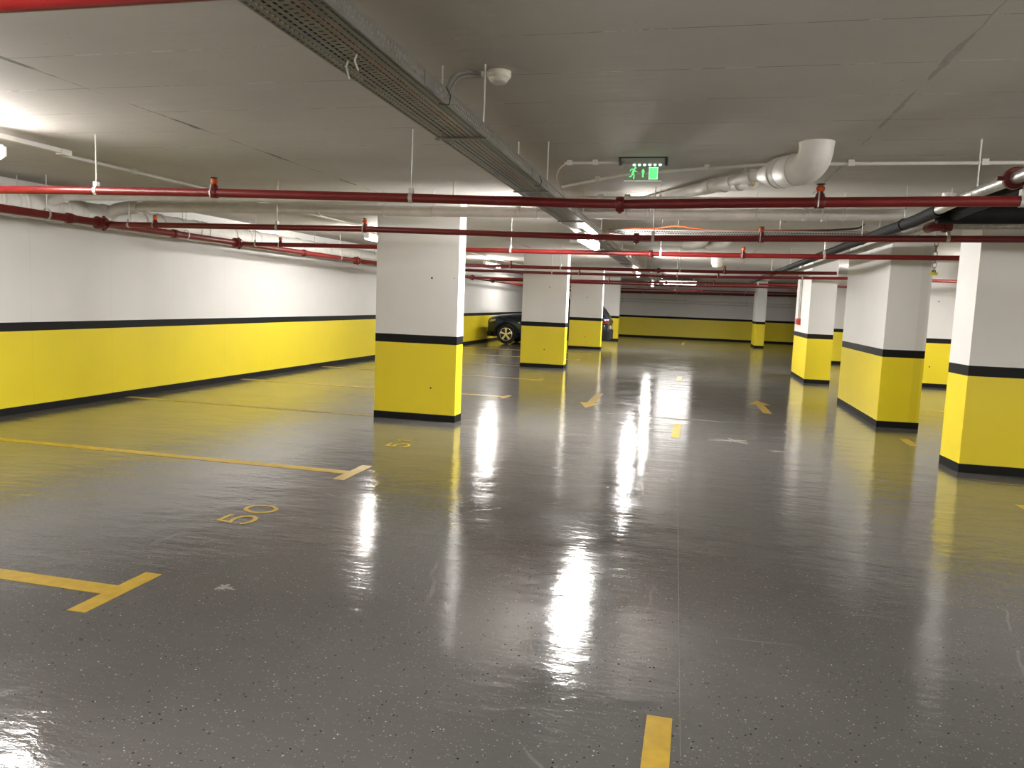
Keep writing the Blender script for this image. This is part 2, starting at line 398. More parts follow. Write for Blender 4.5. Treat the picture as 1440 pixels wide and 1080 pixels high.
# ------------------------------------------------------------------ lamps
def lamp(x, y, z, label, L=1.57, lit='diffuser'):
    t = thing('tube_lamp', (x, y, z + .060), label, 'lamp', 'linear tube lamps')
    h = MB(); h.box(x - .036, x + .036, y - L / 2, y + L / 2, z + .027, z + .060); h.build('housing', M['lamphouse'], t, .006)
    d = MB(); prof = [(math.cos(a) * .046, math.sin(a) * .052) for a in [PI * .80 + PI * 1.40 * k / 12 for k in range(13)]]
    r = [[(x + px, yy, z + .000 + pz) for px, pz in prof] for yy in (y - L / 2 + .012, y + L / 2 - .012)]
    n = 13; vs = r[0] + r[1]; fs = [(k, k + 1, n + k + 1, n + k) for k in range(n - 1)] + [tuple(range(n)), tuple(reversed(range(n, 2 * n)))]
    d.add(vs, fs); d.build('diffuser', M[lit], t)
    for s_ in (-1, 1): MB().box(x - .05, x + .05, y + s_ * L / 2 - .012, y + s_ * L / 2 + .012, z - .03, z + .045).build('end_cap', M['lamphouse'], t, .006)
    for s_ in (-.4, .4): MB().tube([(x, y + s_, z + .06), (x, y + s_, z + .07 if z < 2.3 else CT)], .006, 8).build('hanger_rod', M['rod'], t)
    return t
for x, y, lb in ((-1.0, -7.0, 'added unseen lamp over the lane far behind the camera'), (-1.13, .45, 'lamp under the cable tray just above the camera'), (-1.29, 9.05, 'lit lamp under the cable tray, nearest of the tray lamps'), (-1.41, 17.72, 'second lit lamp along the cable tray'),  # the one far behind the camera is unseen, added for ambient light
                 (-1.55, 26.0, 'farthest lit lamp along the cable tray')):
    lamp(x, y, 2.222, lb, 1.26, 'diffuser_bright' if y > 5 else 'diffuser')
for x, y, lb in ((-5.22, -11.9, 'added unseen lamp over the left bays far behind the camera'), (-5.22, -3.9, 'added unseen lamp over the left bays behind the camera'), (-5.15, 4.03, 'lit lamp at the left edge of the picture, end just showing'), (-5.33, 12.55, 'lit lamp left of the nearest left column'),  # both behind the camera are unseen, added to lift the ambient light
                 (-5.53, 20.4, 'lamp over the left bays hidden behind the nearest left column'), (-5.55, 28.3, 'lamp over the parked car')):
    lamp(x, y, 2.46, lb, lit='diffuser_dim')
for x, y, lb in ((4.9, -11.9, 'added unseen lamp over the right bays far behind the camera'), (4.9, -3.9, 'added unseen lamp over the right bays behind the camera'), (4.9, 3.6, 'lamp over the right bays beyond the right frame edge'), (5.5, 15.2, 'lamp hidden behind the nearest right column'),  # the two behind the camera are added out of view as fill light
                 (4.3, 20.0, 'lamp hidden behind the long right column')):
    lamp(x, y, 2.46, lb)

t = thing('light_panel', (-.9, 30.7, 2.46), 'large bright ceiling light panel far down the lane', 'lamp')
MB().box(-1.44, -.10, 28.4, 33.0, 2.42, 2.46).build('frame', M['lamphouse'], t)
MB().box(-1.40, -.14, 28.44, 32.96, 2.405, 2.42).build('panel', emit('lit panel', (1, .97, .93), 2.2), t)
for x in (-1.35, -.2):
    for y in (28.7, 32.7): MB().tube([(x, y, 2.46), (x, y, CT)], .006, 6).build('hanger_rod', M['rod'], t)

# ------------------------------------------------------------------ sprinkler pipework
def ring_x(b, x, y, z, r, w): b.lathe((x, y, z), [(-w / 2, r * .9), (-w / 2 + .004, r), (w / 2 - .004, r), (w / 2, r * .9)], 16, 'X')
def ring_y(b, x, y, z, r, w): b.lathe((x, y, z), [(-w / 2, r * .9), (-w / 2 + .004, r), (w / 2 - .004, r), (w / 2, r * .9)], 16, 'Y')
def branch(Y, pts, label, heads=(), hang=(), coup=(), r=.031, x1=None):
    t = thing('sprinkler_pipe', (pts[0][0], Y, pts[0][1]), label, 'pipe', 'red sprinkler branch pipes')
    MB().tube([(x, Y, z) for x, z in pts], r, 16).build('pipe', M['red'], t)
    for x in coup:
        z = lerp_at(pts, x); b = MB(); ring_x(b, x, Y, z, r * 1.55, .052)
        b.lathe((x, Y - r * 1.5, z), [(-.016, .010), (.004, .010)], 8, 'Y'); b.lathe((x, Y, z - r * 1.5), [(-.012, .012), (.01, .012)], 8, 'Z')
        b.build('coupling', M['redfit'], t)
    for x in heads:
        z = lerp_at(pts, x); b = MB()
        ring_x(b, x, Y, z, r * 1.22, .06); b.lathe((x, Y, z + r * .7), [(0, .026), (.028, .026), (.034, .018), (.046, .018)], 12)
        h = b.build('sprinkler_head', M['redfit'], t)
        MB().lathe((x, Y, z + r + .026), [(0, .008), (.008, .022), (.024, .027), (.040, .022), (.048, .008)], 14).build('cap', M['orange'], h)
        MB().lathe((x, Y, z + r + .072), [(0, .010), (.004, .027), (.007, .027)], 14).build('deflector', M['dark'], h)
        MB().tube([(x - .012, Y - r * 1.15, z - r * 1.1), (x - .012, Y - r * 1.35, z), (x - .008, Y - .024, z + r + .03)], .005, 6).build('clamp_strap', M['rod'], h)
    for x in hang:
        z = lerp_at(pts, x); b = MB()
        ang = [(-.5 + 2 * k / 12) * PI for k in range(13)]
        loop = [[(x + dx, Y + (r + dr) * math.cos(a), z + (r + dr) * math.sin(a)) for dx, dr in ((-.014, .002), (.014, .002), (.014, .005), (-.014, .005))] for a in ang]
        b.rings(loop, closed=False, smooth=False); b.box(x - .014, x + .014, Y - .018, Y + .018, z + r, z + r + .035)
        h = b.build('hanger', M['rod'], t)
        MB().tube([(x, Y, z + r + .03), (x, Y, CT)], .0048, 8).build('hanger_rod', M['rod'], h)
    return t
def ext(pts, xa, xb):
    p = list(pts)
    if p[0][0] > xa: p.insert(0, (xa, p[0][1]))
    if p[-1][0] < xb: p.append((xb, p[-1][1]))
    return p
XM = -6.80; XT = XM + .093
branch(1.72, [(XT, 2.235), (7, 2.225)], 'red sprinkler pipe cutting the top left corner above the camera', (-4.6,), (-3.6, 1.7))
branch(5.1, ext([(-5.436, 2.229), (-4.552, 2.226), (-3.539, 2.214), (-1.977, 2.185), (-.968, 2.16), (-.535, 2.152), (.683, 2.174), (1.8, 2.188)], XT, 7), 'nearest full-width red sprinkler pipe crossing the picture', (-3.53, .685), (-4.56, -1.98, 1.79), (-.535,))
branch(7.7, ext([(-6.5, 2.213), (-3.518, 2.206), (-1.158, 2.165), (-.63, 2.16), (.538, 2.177), (2.125, 2.202), (2.75, 2.21)], XT, 7), 'red sprinkler pipe passing in front of the nearest left column', (-6.1, -3.51, .54), (-6.45, -4.55, -.47, 2.14), (-.63,))
branch(10.4, ext([(-4.581, 2.204), (-3.158, 2.189), (-1.749, 2.19), (-.653, 2.19), (.522, 2.194), (3.031, 2.22)], XT, 7), 'brighter red sprinkler pipe just behind the nearest left column', (-6.09, .52), (-6.5, -2.56, -.525, 1.5), (-.653,))
branch(14.6, ext([(-4.423, 2.17), (-2.717, 2.166), (-.77, 2.166), (.443, 2.173), (2.3, 2.20)], XT, 2.34), 'red sprinkler pipe well in front of the second left column', (-3.58, .43), (-2.6, -.37), (-.756,))
branch(16.9, ext([(-5.116, 2.163), (-2.82, 2.155), (-.779, 2.16), (.374, 2.171), (2.896, 2.216)], XT, 7), 'red sprinkler pipe brushing the front of the second left column', (-2.583, .373), (-3.2, -.48, 2.05), (-.779,))
branch(22.8, ext([(-3.688, 2.177), (-.939, 2.199), (2.0, 2.235)], XT, 7), 'red sprinkler pipe between second and third left columns', (-2.6, .4), (-.5, 1.6), (-.94,))
branch(25.2, ext([(-2.361, 2.19), (-1.047, 2.18), (2.533, 2.235)], XT, 7), 'red sprinkler pipe just in front of the third left column', (.2,), (-.7,), (-.9,))
branch(33.6, [(XT, 2.22), (-2.853, 2.222), (1.777, 2.25), (7, 2.26)], 'distant red sprinkler pipe before the farthest left column', (.1,), (-1.0, 1.9))
branch(36.3, [(XT, 2.14), (-2.8, 2.16), (1.8, 2.21), (7, 2.23)], 'farthest red sprinkler pipe close to the back wall', (), (-1.0, 2.0))
branch(37.35, [(XT, 2.13), (-3.66, 2.14), (4.2, 2.22), (7, 2.25)], 'thick dark red pipe along the top of the back wall', (), (-2.6, 1.0, 3.9), r=.05)
# collecting main along the left wall
def zmain(y): return 2.247 - .0032 * y
t = thing('sprinkler_main', (XM, 16, zmain(16)), 'thick red main pipe running along the left wall', 'pipe')
MB().tube([(XM, y, zmain(y)) for y in (-4.5, 5, 15, 25, 37.2)], .043, 18).build('pipe', M['red'], t)
for y in (1.72, 5.1, 7.66, 10.38, 14.55, 16.9, 22.8, 25.2, 33.6):
    z = zmain(y); b = MB(); ring_y(b, XM, y, z, .062, .10); ring_y(b, XM, y - .05, z, .072, .03); ring_y(b, XM, y + .05, z, .072, .03)
    b.lathe((XM + .03, y, z), [(0, .045), (.06, .045)], 14, 'X')
    for a in (-.075, .075): b.lathe((XM, y + .05, z + a), [(-.014, .012), (.014, .012)], 8, 'Y')
    b.build('tee', M['redfit'], t)
for y in (7.2, 8.95, 12.4, 18.5): b = MB(); ring_y(b, XM, y, zmain(y), .058, .07); ring_y(b, XM, y + .05, zmain(y), .05, .05); b.build('coupling', M['redfit'], t)
for y in (6.9, 9.2, 13.8, 15.6, 20, 27):
    z = zmain(y); b = MB(); ang = [2 * PI * k / 16 for k in range(17)]
    b.rings([[(XM + (.043 + dr) * math.cos(a), y + dy, z + .012 + (.055 + dr) * math.sin(a)) for dy, dr in ((-.012, .002), (.012, .002), (.012, .006), (-.012, .006))] for a in ang], closed=False, smooth=False)
    h = b.build('hanger', M['rod'], t); MB().tube([(XM, y, z + .07), (XM, y, CT)], .005, 8).build('hanger_rod', M['rod'], h)

# ------------------------------------------------------------------ white pipes
XD, ZD, RD = -7.33, 2.36, .145
t = thing('drain_pipe', (XD, 12, ZD), 'fat white drain pipe along the top of the left wall', 'pipe')
MB().tube([(XD, y, ZD) for y in (1, 10, 20, 36)], RD, 24).build('pipe', M['pipewhite'], t)
for y in (5.9, 6.55, 6.75, 7.05, 7.5, 7.62, 8.3, 8.62, 8.95, 9.3, 10.1, 10.3, 11.0, 11.7, 12.3, 13.1, 14.2, 15.6, 17.2):
    b = MB(); ring_y(b, XD, y, ZD, RD + .014, .055); b.build('collar', M['pipewhite'], t)
for y in (6.2, 6.95, 7.9, 9.7, 11.4, 13.6, 16.4):
    b = MB(); ring_y(b, XD, y, ZD, RD + .008, .022); h = b.build('clamp', M['rod'], t)
    MB().tube([(XD + .10, y, ZD + RD * .72), (XD + .10, y, CT)], .006, 8).build('hanger_rod', M['rod'], h)
def hang_rods(t, items, r):
    for (x, y, z) in items:
        b = MB(); ring_x(b, x, y, z, r + .006, .02); h = b.build('clamp', M['conduit'], t)
        MB().tube([(x, y, z + r), (x, y, CT)], .004, 8).build('hanger_rod', M['conduit'], h)
def elbow(c0, c1, c2, n=8):
    a, b_, c = Vector(c0), Vector(c1), Vector(c2)
    return [tuple(a * (1 - k / n) ** 2 + b_ * 2 * (k / n) * (1 - k / n) + c * (k / n) ** 2) for k in range(n + 1)]
t = thing('drain_pipe', (-3, 8.0, 2.44), 'long white drain pipe crossing just ahead of the nearest left column', 'pipe')
pts = elbow((-7.05, 8.12, 2.42), (-6.80, 8.0, 2.44), (-6.45, 8.0, 2.447)) + [(-5.55, 8, 2.45), (-3.09, 8, 2.433), (.07, 8, 2.43), (1.39, 8, 2.443)] + elbow((1.95, 8, 2.442), (2.2, 8, 2.442), (2.2, 8, 2.65))
MB().tube(pts, .058, 18).build('pipe', M['pipewhite'], t)
MB().tube(elbow((-7.06, 8.15, 2.39), (-6.90, 8.0, 2.44), (-6.55, 8.0, 2.446)), .077, 18).build('elbow', M['pipewhite'], t)
for x in (-6.42, -4.2, -1.9, -.75, -.55, .95, 1.12): b = MB(); ring_x(b, x, 8.0, 2.44, .064, .05); b.build('collar', M['pipewhite'], t)
hang_rods(t, [(-5.2, 8, 2.45), (-3.42, 8, 2.436), (-2.85, 8, 2.434), (-1.7, 8, 2.432), (.5, 8, 2.435), (1.3, 8, 2.44)], .058)
t = thing('drain_pipe', (-3, 7.3, 2.46), 'thin white drain pipe crossing the lane right under the ceiling', 'pipe')
pts = elbow((-7.10, 7.3, 2.42), (-7.02, 7.3, 2.455), (-6.9, 7.3, 2.459)) + [(-6.35, 7.3, 2.464), (-5.07, 7.3, 2.46), (-.85, 7.3, 2.474), (2.2, 7.3, 2.474)]
MB().tube(pts, .033, 16).build('pipe', M['pipewhite'], t)
for x in (-6.95, -5.0, -.95, -.7): b = MB(); ring_x(b, x, 7.3, lerp_at([(-5, 2.46), (-.85, 2.488)], x), .038, .05); b.build('collar', M['pipewhite'], t)
hang_rods(t, [(-4.3, 7.3, 2.467), (-2.4, 7.3, 2.478), (-.4, 7.3, 2.49)], .033)

MB().tube(elbow((-7.12, 7.3, 2.405), (-7.06, 7.3, 2.455), (-6.93, 7.3, 2.459)), .052, 16).build('elbow', M['pipewhite'], t)
t = thing('drain_pipe', (.70, 5.7, CT), 'big white drain elbow coming out of the ceiling at right', 'pipe')
dv = Vector((-.487, .873, 0)); top = Vector((.715, 5.67, CT)); Rb = .122; e = [tuple(top), tuple(top - Vector((0, 0, .035)))]
for k in range(1, 11):
    th = PI / 2 * k / 10; e.append(tuple(top + dv * Rb * (1 - math.cos(th)) - Vector((0, 0, .035 + Rb * math.sin(th)))))
e += [tuple(Vector(e[-1]) + dv * .06 + Vector((0, 0, .002)))]
MB().tube(e, [.116, .112] + [.112] * (len(e) - 2), 26).build('elbow', M['pipewhite'], t)
d_1 = Vector(e[-1]); MB().tube([d_1, d_1 + dv * .03, (.575, 6.10, 2.525)], [.118, .118, .113], 24).build('socket', M['pipewhite'], t)
d0 = Vector((.575, 6.10, 2.525)); d1 = Vector((.43, 6.36, 2.545))
MB().tube([d0, d0.lerp(d1, .2), d0.lerp(d1, .35), d0.lerp(d1, .55), d1], [.115, .115, .106, .098, .060], 22).build('reducer', M['pipewhite'], t)
for k in (.02, .3): b = MB(); p = d0.lerp(d1, k); b.tube([p, p + (d1 - d0).normalized() * .018], [.119 - .01 * k, .119 - .01 * k], 22); b.build('collar', M['pipewhite'], t)
MB().tube([d1, (.285, 6.6, 2.56), (.10, 7.0, 2.55)], .046, 16).build('pipe', M['pipewhite'], t)
for a, b_ in (((.36, 6.47, 2.552), (.30, 6.57, 2.557)), ((.22, 6.74, 2.556), (.16, 6.87, 2.553))): MB().tube([a, b_], .054, 16).build('collar', M['pipewhite'], t)
MB().tube([(.37, 6.55, 2.52), (.25, 6.75, 2.54), (.05, 7.12, 2.575), (-.35, 7.82, 2.58), (-.66, 8.4, 2.58)], .056, 16).build('lower_pipe', M['pipewhite'], t)
for a, b_ in (((.28, 6.70, 2.535), (.25, 6.75, 2.54)), ((.16, 6.92, 2.556), (.13, 6.97, 2.56)), ((.06, 7.10, 2.574), (.0, 7.2, 2.575)), ((-.52, 8.14, 2.58), (-.55, 8.2, 2.58))): MB().tube([a, b_], .064, 16).build('collar', M['pipewhite'], t)
MB().lathe((.36, 6.5, 2.50), [(-.02, .02), (.02, .02)], 12, 'Y').build('plug', simple('brass plug', (.45, .30, .12), .4), t)
for p in ((.30, 6.57, 2.6), (-.53, 8.16, 2.6)): MB().tube([p, (p[0], p[1], CT)], .006, 8).build('hanger_rod', M['rod'], t)

t = thing('drain_pipe', (.2, 13.3, CT), 'pair of small white drain elbows on the ceiling above the sixth pipe', 'pipe')
for x in (.06, .42):
    MB().tube([(x, 12.6, CT - .001)] + elbow((x, 12.6, CT - .02), (x, 12.6, 2.49), (x - .32, 12.9, 2.50)), .075, 16).build('elbow', M['pipewhite'], t)
MB().tube([(.10, 12.9, 2.50), (-.3, 12.95, 2.52), (-2.2, 13.2, 2.56)], .045, 14).build('pipe', M['pipewhite'], t)
tag(MB().lathe((.36, 18.2, CT), [(-.22, .02), (-.20, .10), (-.12, .13), (0, .14)], 18).build('drain_outlet', M['pipewhite']), 'round white drain outlet bulging from the ceiling farther down the lane', 'pipe fitting')

# ------------------------------------------------------------------ dark insulated and galvanised pipes on the right
t = thing('cooling_pipe', (1.7, 10, 2.31), 'black insulated pipe receding along the right side of the lane', 'pipe')
A = [(1.735, 6.5), (1.752, 7.23), (1.716, 8.31), (1.674, 10.42), (1.60, 14.1), (1.486, 20.3), (1.44, 23.0)]
MB().tube([(x, y, 2.31) for x, y in A], .049, 18).build('insulation', M['insul'], t)
MB().tube([(1.775, 3.0, 2.31), (1.727, 4.93, 2.31), (1.70, 5.78, 2.31), (1.73, 6.55, 2.31)], .036, 18).build('bare_pipe', M['galv'], t)
b = MB(); ring_y(b, 1.723, 5.05, 2.31, .062, .05); b.lathe((1.66, 5.05, 2.31), [(-.03, .012), (.02, .012)], 8, 'X'); b.build('coupling', M['redfit'], t)
for y, x in ((5.62, 1.705), (7.55, 1.735), (9.2, 1.70), (11.4, 1.655), (14.9, 1.585), (18, 1.53)):
    r_ = .040 if y < 6.4 else .053
    b = MB(); ring_y(b, x, y, 2.31, r_, .022); h = b.build('clamp', M['rod'] if y < 6.4 else M['insul'], t); MB().tube([(x, y, 2.31 + r_), (x, y, CT)], .005, 8).build('hanger_rod', M['rod'], h)
t = thing('cooling_pipe', (3, 6.76, 2.31), 'thick black insulated pipe leaving to the right edge', 'pipe')
MB().tube([(1.80, 6.80, 2.31), (1.963, 6.80, 2.31), (2.40, 6.74, 2.31), (7, 6.7, 2.31)], .072, 20).build('insulation', M['insul'], t)
MB().tube([(1.91, 3.0, 2.30), (1.877, 5.37, 2.30), (1.86, 6.2, 2.30), (1.92, 6.76, 2.31)], .05, 18).build('branch_insulation', M['insul'], t)
t = thing('water_pipe', (3, 7.45, 2.30), 'bare galvanised pipe below the thick black pipe at right', 'pipe')
MB().tube([(2.02, 7.55, 2.30), (2.64, 7.43, 2.30), (7, 7.40, 2.30)], .035, 18).build('pipe', M['galv'], t)
MB().tube([(1.985, 7.62, 2.30), (1.975, 8.6, 2.30), (1.965, 9.3, 2.30), (1.93, 11.2, 2.30), (1.80, 18, 2.30), (1.72, 22, 2.30)], .033, 18).build('side_run', M['galv'], t)
MB().tube([(2.12, 7.53, 2.30)] + elbow((2.04, 7.54, 2.30), (1.985, 7.55, 2.30), (1.985, 7.62, 2.30)) + [(1.983, 7.74, 2.30)], .046, 16).build('elbow', M['redfit'], t)
b = MB(); ring_x(b, 2.06, 7.54, 2.30, .058, .04); b.lathe((2.06, 7.48, 2.27), [(-.02, .011), (.01, .011)], 8, 'X'); b.build('coupling', M['redfit'], t)
b = MB(); ring_x(b, 2.62, 7.432, 2.30, .039, .02); b.build('clamp', M['rod'], t)

# ------------------------------------------------------------------ cable trays
def perf_strip(b, P, u, v, lu, rows, pitch, slot, offs=None):
    """perforated sheet strip starting at P, along unit u for length lu; rows = [(v0, v1, slot_half_v)] across unit v"""
    P, u, v = Vector(P), Vector(u), Vector(v); n = int(lu / pitch)
    for ri, (v0, v1, sh, sl) in enumerate(rows):
        vm = (v0 + v1) / 2; stag = (ri % 2) * .5
        vs = []; fs = []
        for i in range(n):
            c = (i + .5) * pitch
            us = (i * pitch, c - sl, c + sl, (i + 1) * pitch); o = len(vs)
            sft = stag * pitch
            for vv in (v0, vm - sh, vm + sh, v1):
                for uu in us: vs.append(P + u * (uu + sft) + v * vv)
            for a in range(3):
                for k in range(3):
                    if a == 1 and k == 1: continue
                    fs.append((o + a * 4 + k, o + a * 4 + k + 1, o + (a + 1) * 4 + k + 1, o + (a + 1) * 4 + k))
        b.add(vs, fs)
def tray(name_label, P, u, v, L, W, H, label):
    t = thing('cable_tray', P, label, 'cable tray', 'perforated steel cable trays')
    P = Vector(P); u = Vector(u); v = Vector(v); up = Vector((0, 0, 1))
    rw = W / 9.0
    rows = [(0, .010, .001, .001)]; rows = []
    for k in range(9):
        if k == 4: rows.append((k * rw, (k + 1) * rw, rw * .36, .0032))
        else: rows.append((k * rw, (k + 1) * rw, rw * .17, .0092))
    b = MB(); perf_strip(b, P, u, v, L, rows, .030, 0); b.build('base_sheet', M['tray'], t)
    srow = [(0, .012, .0004, .0004), (.012, .032, .006, .0095), (.032, .052, .006, .0095), (.052, H, .0004, .0004)]
    for nm, off in (('side_flange', 0), ('side_flange', W)):
        b = MB(); perf_strip(b, P + v * off, u, up, L, srow, .030, 0)
        a0 = P + v * off + up * H; dv = v * (.010 if off == 0 else -.010)
        b.add([a0, a0 + u * L, a0 + u * L + dv, a0 + dv, a0 + dv - up * .008, a0 + u * L + dv - up * .008], [(0, 1, 2, 3), (3, 2, 5, 4)]); b.build(nm, M['tray'], t)
    return t
TX, TZ, TW, TH = -1.285, 2.30, .245, .066
uy = Vector((-.0165, 1, 0)).normalized(); vx = Vector((1, .0165, 0)).normalized()
tt = tray('', (TX + .02, .3, TZ), uy, vx, 30.4, TW, TH, 'long perforated grey cable tray overhead running down the lane')
for y in (1.9, 3.75, 5.55, 7.55, 9.25, 11.2, 12.5, 15, 19.2, 20, 23, 27, 30):
    x0 = TX + .02 - .0165 * (y - .3)
    for dx in (.016, .236):
        MB().tube([(x0 + dx, y, TZ - .012), (x0 + dx, y, CT)], .0045, 8).build('hanger_rod', M['rod'], tt)
    MB().box(x0 - .01, x0 + TW + .01, y - .012, y + .012, TZ - .0105, TZ - .0015).build('support_bar', M['tray'], tt)
for y in (2.9, 5.0, 7.0): 
    x0 = TX + .02 - .0165 * (y - .3)
    MB().box(x0 - .004, x0 - .001, y - .06, y + .06, TZ + .004, TZ + .056).build('joint_plate', M['tray'], tt)
    MB().box(x0 + TW + .001, x0 + TW + .004, y - .06, y + .06, TZ + .004, TZ + .056).build('joint_plate', M['tray'], tt)
tc = tray('', (-1.16, 9.72, 2.374), (1, -.03, 0), (.03, 1, 0), 3.55, .20, .066, 'perforated cable tray branching right across the lane')
MB().prism([(-1.16, 9.50), (-.92, 9.72), (-1.16, 9.72)], 2.372, 2.376).build('corner_gusset', M['tray'], tc)
for x in (-.3, .9, 2.0):
    MB().tube([(x, 9.906 - .03 * (x + 1.16), 2.365), (x, 9.906 - .03 * (x + 1.16), CT)], .0045, 8).build('hanger_rod', M['rod'], tc)
# cables lying in the trays
for k, (dy, dz, r_, lb) in enumerate(((.045, 0, .026, 'thick black cable added to darken the slots at the near side of the branching tray'), (.10, 0, .026, 'thick black cable added to darken the slots in the middle of the branching tray'), (.152, 0, .022, 'thick black cable added to darken the slots at the far side of the branching tray'))):  # black cables added so the shaded inside of the tray looks dark
    tag(MB().tube([(x, 9.72 - .03 * (x + 1.16) + dy, 2.3765 + r_ + dz) for x in (-.90, 0, 1, 2, 2.38)], r_, 10).build('cable', M['cab_black']), lb, 'cable')
cabs = [('cab_blue', .048, .009), ('cab_black', .075, .011), ('cab_black', .10, .008), ('cab_red', .125, .010), ('cab_orange', .15, .008), ('cab_white', .175, .009), ('cab_black', .20, .009), ('cab_grey', .221, .008)]  # second black cable added so the left slots look dark from below
cl = {'cab_blue': 'blue cable lying along the overhead tray', 'cab_white': 'white cable lying along the overhead tray', 'cab_red': 'red cable lying along the overhead tray', 'cab_orange': 'orange cable lying along the overhead tray', 'cab_grey': 'grey cable lying along the overhead tray'}
for i, (c, dx, r) in enumerate(cabs):
    pts = []
    for k in range(40):
        y = .4 + k * .75; pts.append((TX + .02 - .0165 * (y - .3) + dx + random.uniform(-.002, .002), y, TZ + .002 + r + (i % 2) * .002 + abs(random.gauss(0, .002))))
    lb = cl.get(c) or ('black cable in the middle of the overhead tray' if i == 1 else 'thin black cable added to darken the left slots of the overhead tray' if i == 2 else 'black cable at the right side of the overhead tray')
    if i == 7: lb = 'grey cable against the right flange of the overhead tray'
    tag(MB().tube(pts, r, 8).build('cable', M[c]), lb, 'cable', 'cables in the long tray')
def loose(c, pts, r, lb):
    P = [Vector(p) for p in pts]; out = []
    for i in range(len(P) - 1):
        p0 = P[max(i - 1, 0)]; p1 = P[i]; p2 = P[i + 1]; p3 = P[min(i + 2, len(P) - 1)]
        for k in range(6):
            s = k / 6; out.append(.5 * ((2 * p1) + (p2 - p0) * s + (2 * p0 - 5 * p1 + 4 * p2 - p3) * s * s + (3 * p1 - p0 - 3 * p2 + p3) * s ** 3))
    out.append(P[-1])
    return tag(MB().tube(out, r, 8).build('cable', M[c]), lb, 'cable')
loose('cab_orange', [(-1.2, 9.80, 2.395), (-.94, 9.785, 2.45), (-.60, 9.775, 2.455), (-.33, 9.765, 2.49), (-.12, 9.76, 2.467), (.1, 9.755, 2.448), (.5, 9.745, 2.445), (1.3, 9.72, 2.445), (2.2, 9.69, 2.445)], .010, 'orange cable looping above the branching tray')
loose('cab_black', [(-1.2, 9.87, 2.41), (-.95, 9.86, 2.452), (-.65, 9.85, 2.455), (-.4, 9.845, 2.45), (0, 9.83, 2.447), (1.0, 9.80, 2.46), (1.7, 9.78, 2.49), (1.82, 9.78, 2.55)], .011, 'black cable bundle above the branching tray')
loose('cab_grey', [(-1.14, 3.2, 2.345), (-1.17, 3.4, 2.43), (-1.20, 3.6, 2.55), (-1.20, 3.78, 2.625), (-1.13, 3.86, 2.635)], .009, 'thick grey cable running from tray to the smoke detector')
loose('cab_grey', [(-1.155, 3.30, 2.345), (-1.185, 3.46, 2.41), (-1.215, 3.64, 2.52), (-1.21, 3.77, 2.598), (-1.135, 3.85, 2.62)], .006, 'thin grey cable beside the one to the smoke detector')
loose('cab_white', [(-1.16, 6.9, 2.34), (-1.22, 6.75, 2.47), (-1.22, 6.5, 2.57), (-1.12, 6.3, 2.62), (-.99, 6.28, 2.625)], .009, 'white cable curving up from the tray to the ceiling conduit')
for x, y, s, lb in ((-1.16, 2.46, .05, 'white cable tie tail hanging from the tray, nearest'), (-1.22, 2.52, .06, 'white cable tie tail hanging below the tray near its left edge')):
    MB().tube([(x, y, TZ + .004), (x - .008, y, TZ - .02), (x + .004, y + .004, TZ - s)], .0035, 6).build('cable_tie', M['cab_white'], tt)['label'] = lb
for x, y, lb in ((-1.045, 3.05, 'black cable tie on the tray side near the smoke detector'), (-1.10, 5.2, 'black cable tie on the tray side farther along')):
    MB().tube([(x, y, TZ + .05), (x + .016, y + .01, TZ + .02), (x + .004, y + .03, TZ - .012), (x - .03, y, TZ - .014)], .003, 6).build('cable_tie', M['cab_black'], tt)['label'] = lb

# ------------------------------------------------------------------ conduits
def conduit(name, pts, r, clips, label, mat='conduit'):
    t = thing(name, pts[0], label, 'conduit')
    MB().tube(pts, r, 10).build('tube', M[mat], t)
    for c in clips: MB().box(c[0] - .022, c[0] + .022, c[1] - .014, c[1] + .014, c[2] - r - .004, CT).build('ceiling_clip', M[mat], t)
    return t
conduit('conduit', [(-5.46, 5.73, 2.62), (-5.46, 5.8, 2.62), (-5.44, 7, 2.62), (-5.40, 11.3, 2.62), (-5.42, 33, 2.62)], .016, [(-5.46, 6.6, 2.62), (-5.42, 9.1, 2.62), (-5.41, 13, 2.62), (-5.41, 17, 2.62)], 'white conduit along the ceiling over the left bays')
t = thing('lamp_trunking', (-5.36, 3, 2.62), 'white trunking on the ceiling above the leftmost lamp', 'trunking')
MB().box(-5.40, -5.35, -2, 5.68, 2.612, CT).build('channel', M['conduit'], t); MB().box(-5.41, -5.34, 5.60, 5.70, 2.60, CT).build('end_box', M['conduit'], t)
conduit('conduit', [(-1.36, 7.5, 2.62), (-.71, 6.82, 2.622), (.03, 6.48, 2.622), (.4, 6.36, 2.622), (.87, 6.33, 2.622), (7, 6.25, 2.622)], .014, [(-.95, 7.05, 2.622), (1.05, 6.32, 2.622), (1.95, 6.31, 2.622), (.0, 6.49, 2.622)], 'white conduit behind the exit sign continuing to the right edge')
conduit('conduit', [(-1.12, 6.27, 2.625), (-.66, 6.25, 2.625)], .012, [(-1.08, 6.27, 2.625), (-.87, 6.26, 2.625)], 'short white conduit feeding the exit sign from the left')
for z, lb in ((1.83, 'upper grey rail pipe along the back wall'), (1.70, 'lower grey rail pipe along the back wall')):
    t = thing('wall_pipe', (0, 37.74, z), lb, 'pipe', 'rail pipes on the back wall')
    MB().tube([(-3.75, 37.74, z), (9, 37.74, z - .02)], .020, 10).build('tube', M['conduit'], t)
    for x in (-3.6, -.6, 2.2, 5.0): MB().box(x - .02, x + .02, 37.72, YB - .002, z - .03, z + .024).build('bracket', M['greymetal'], t)

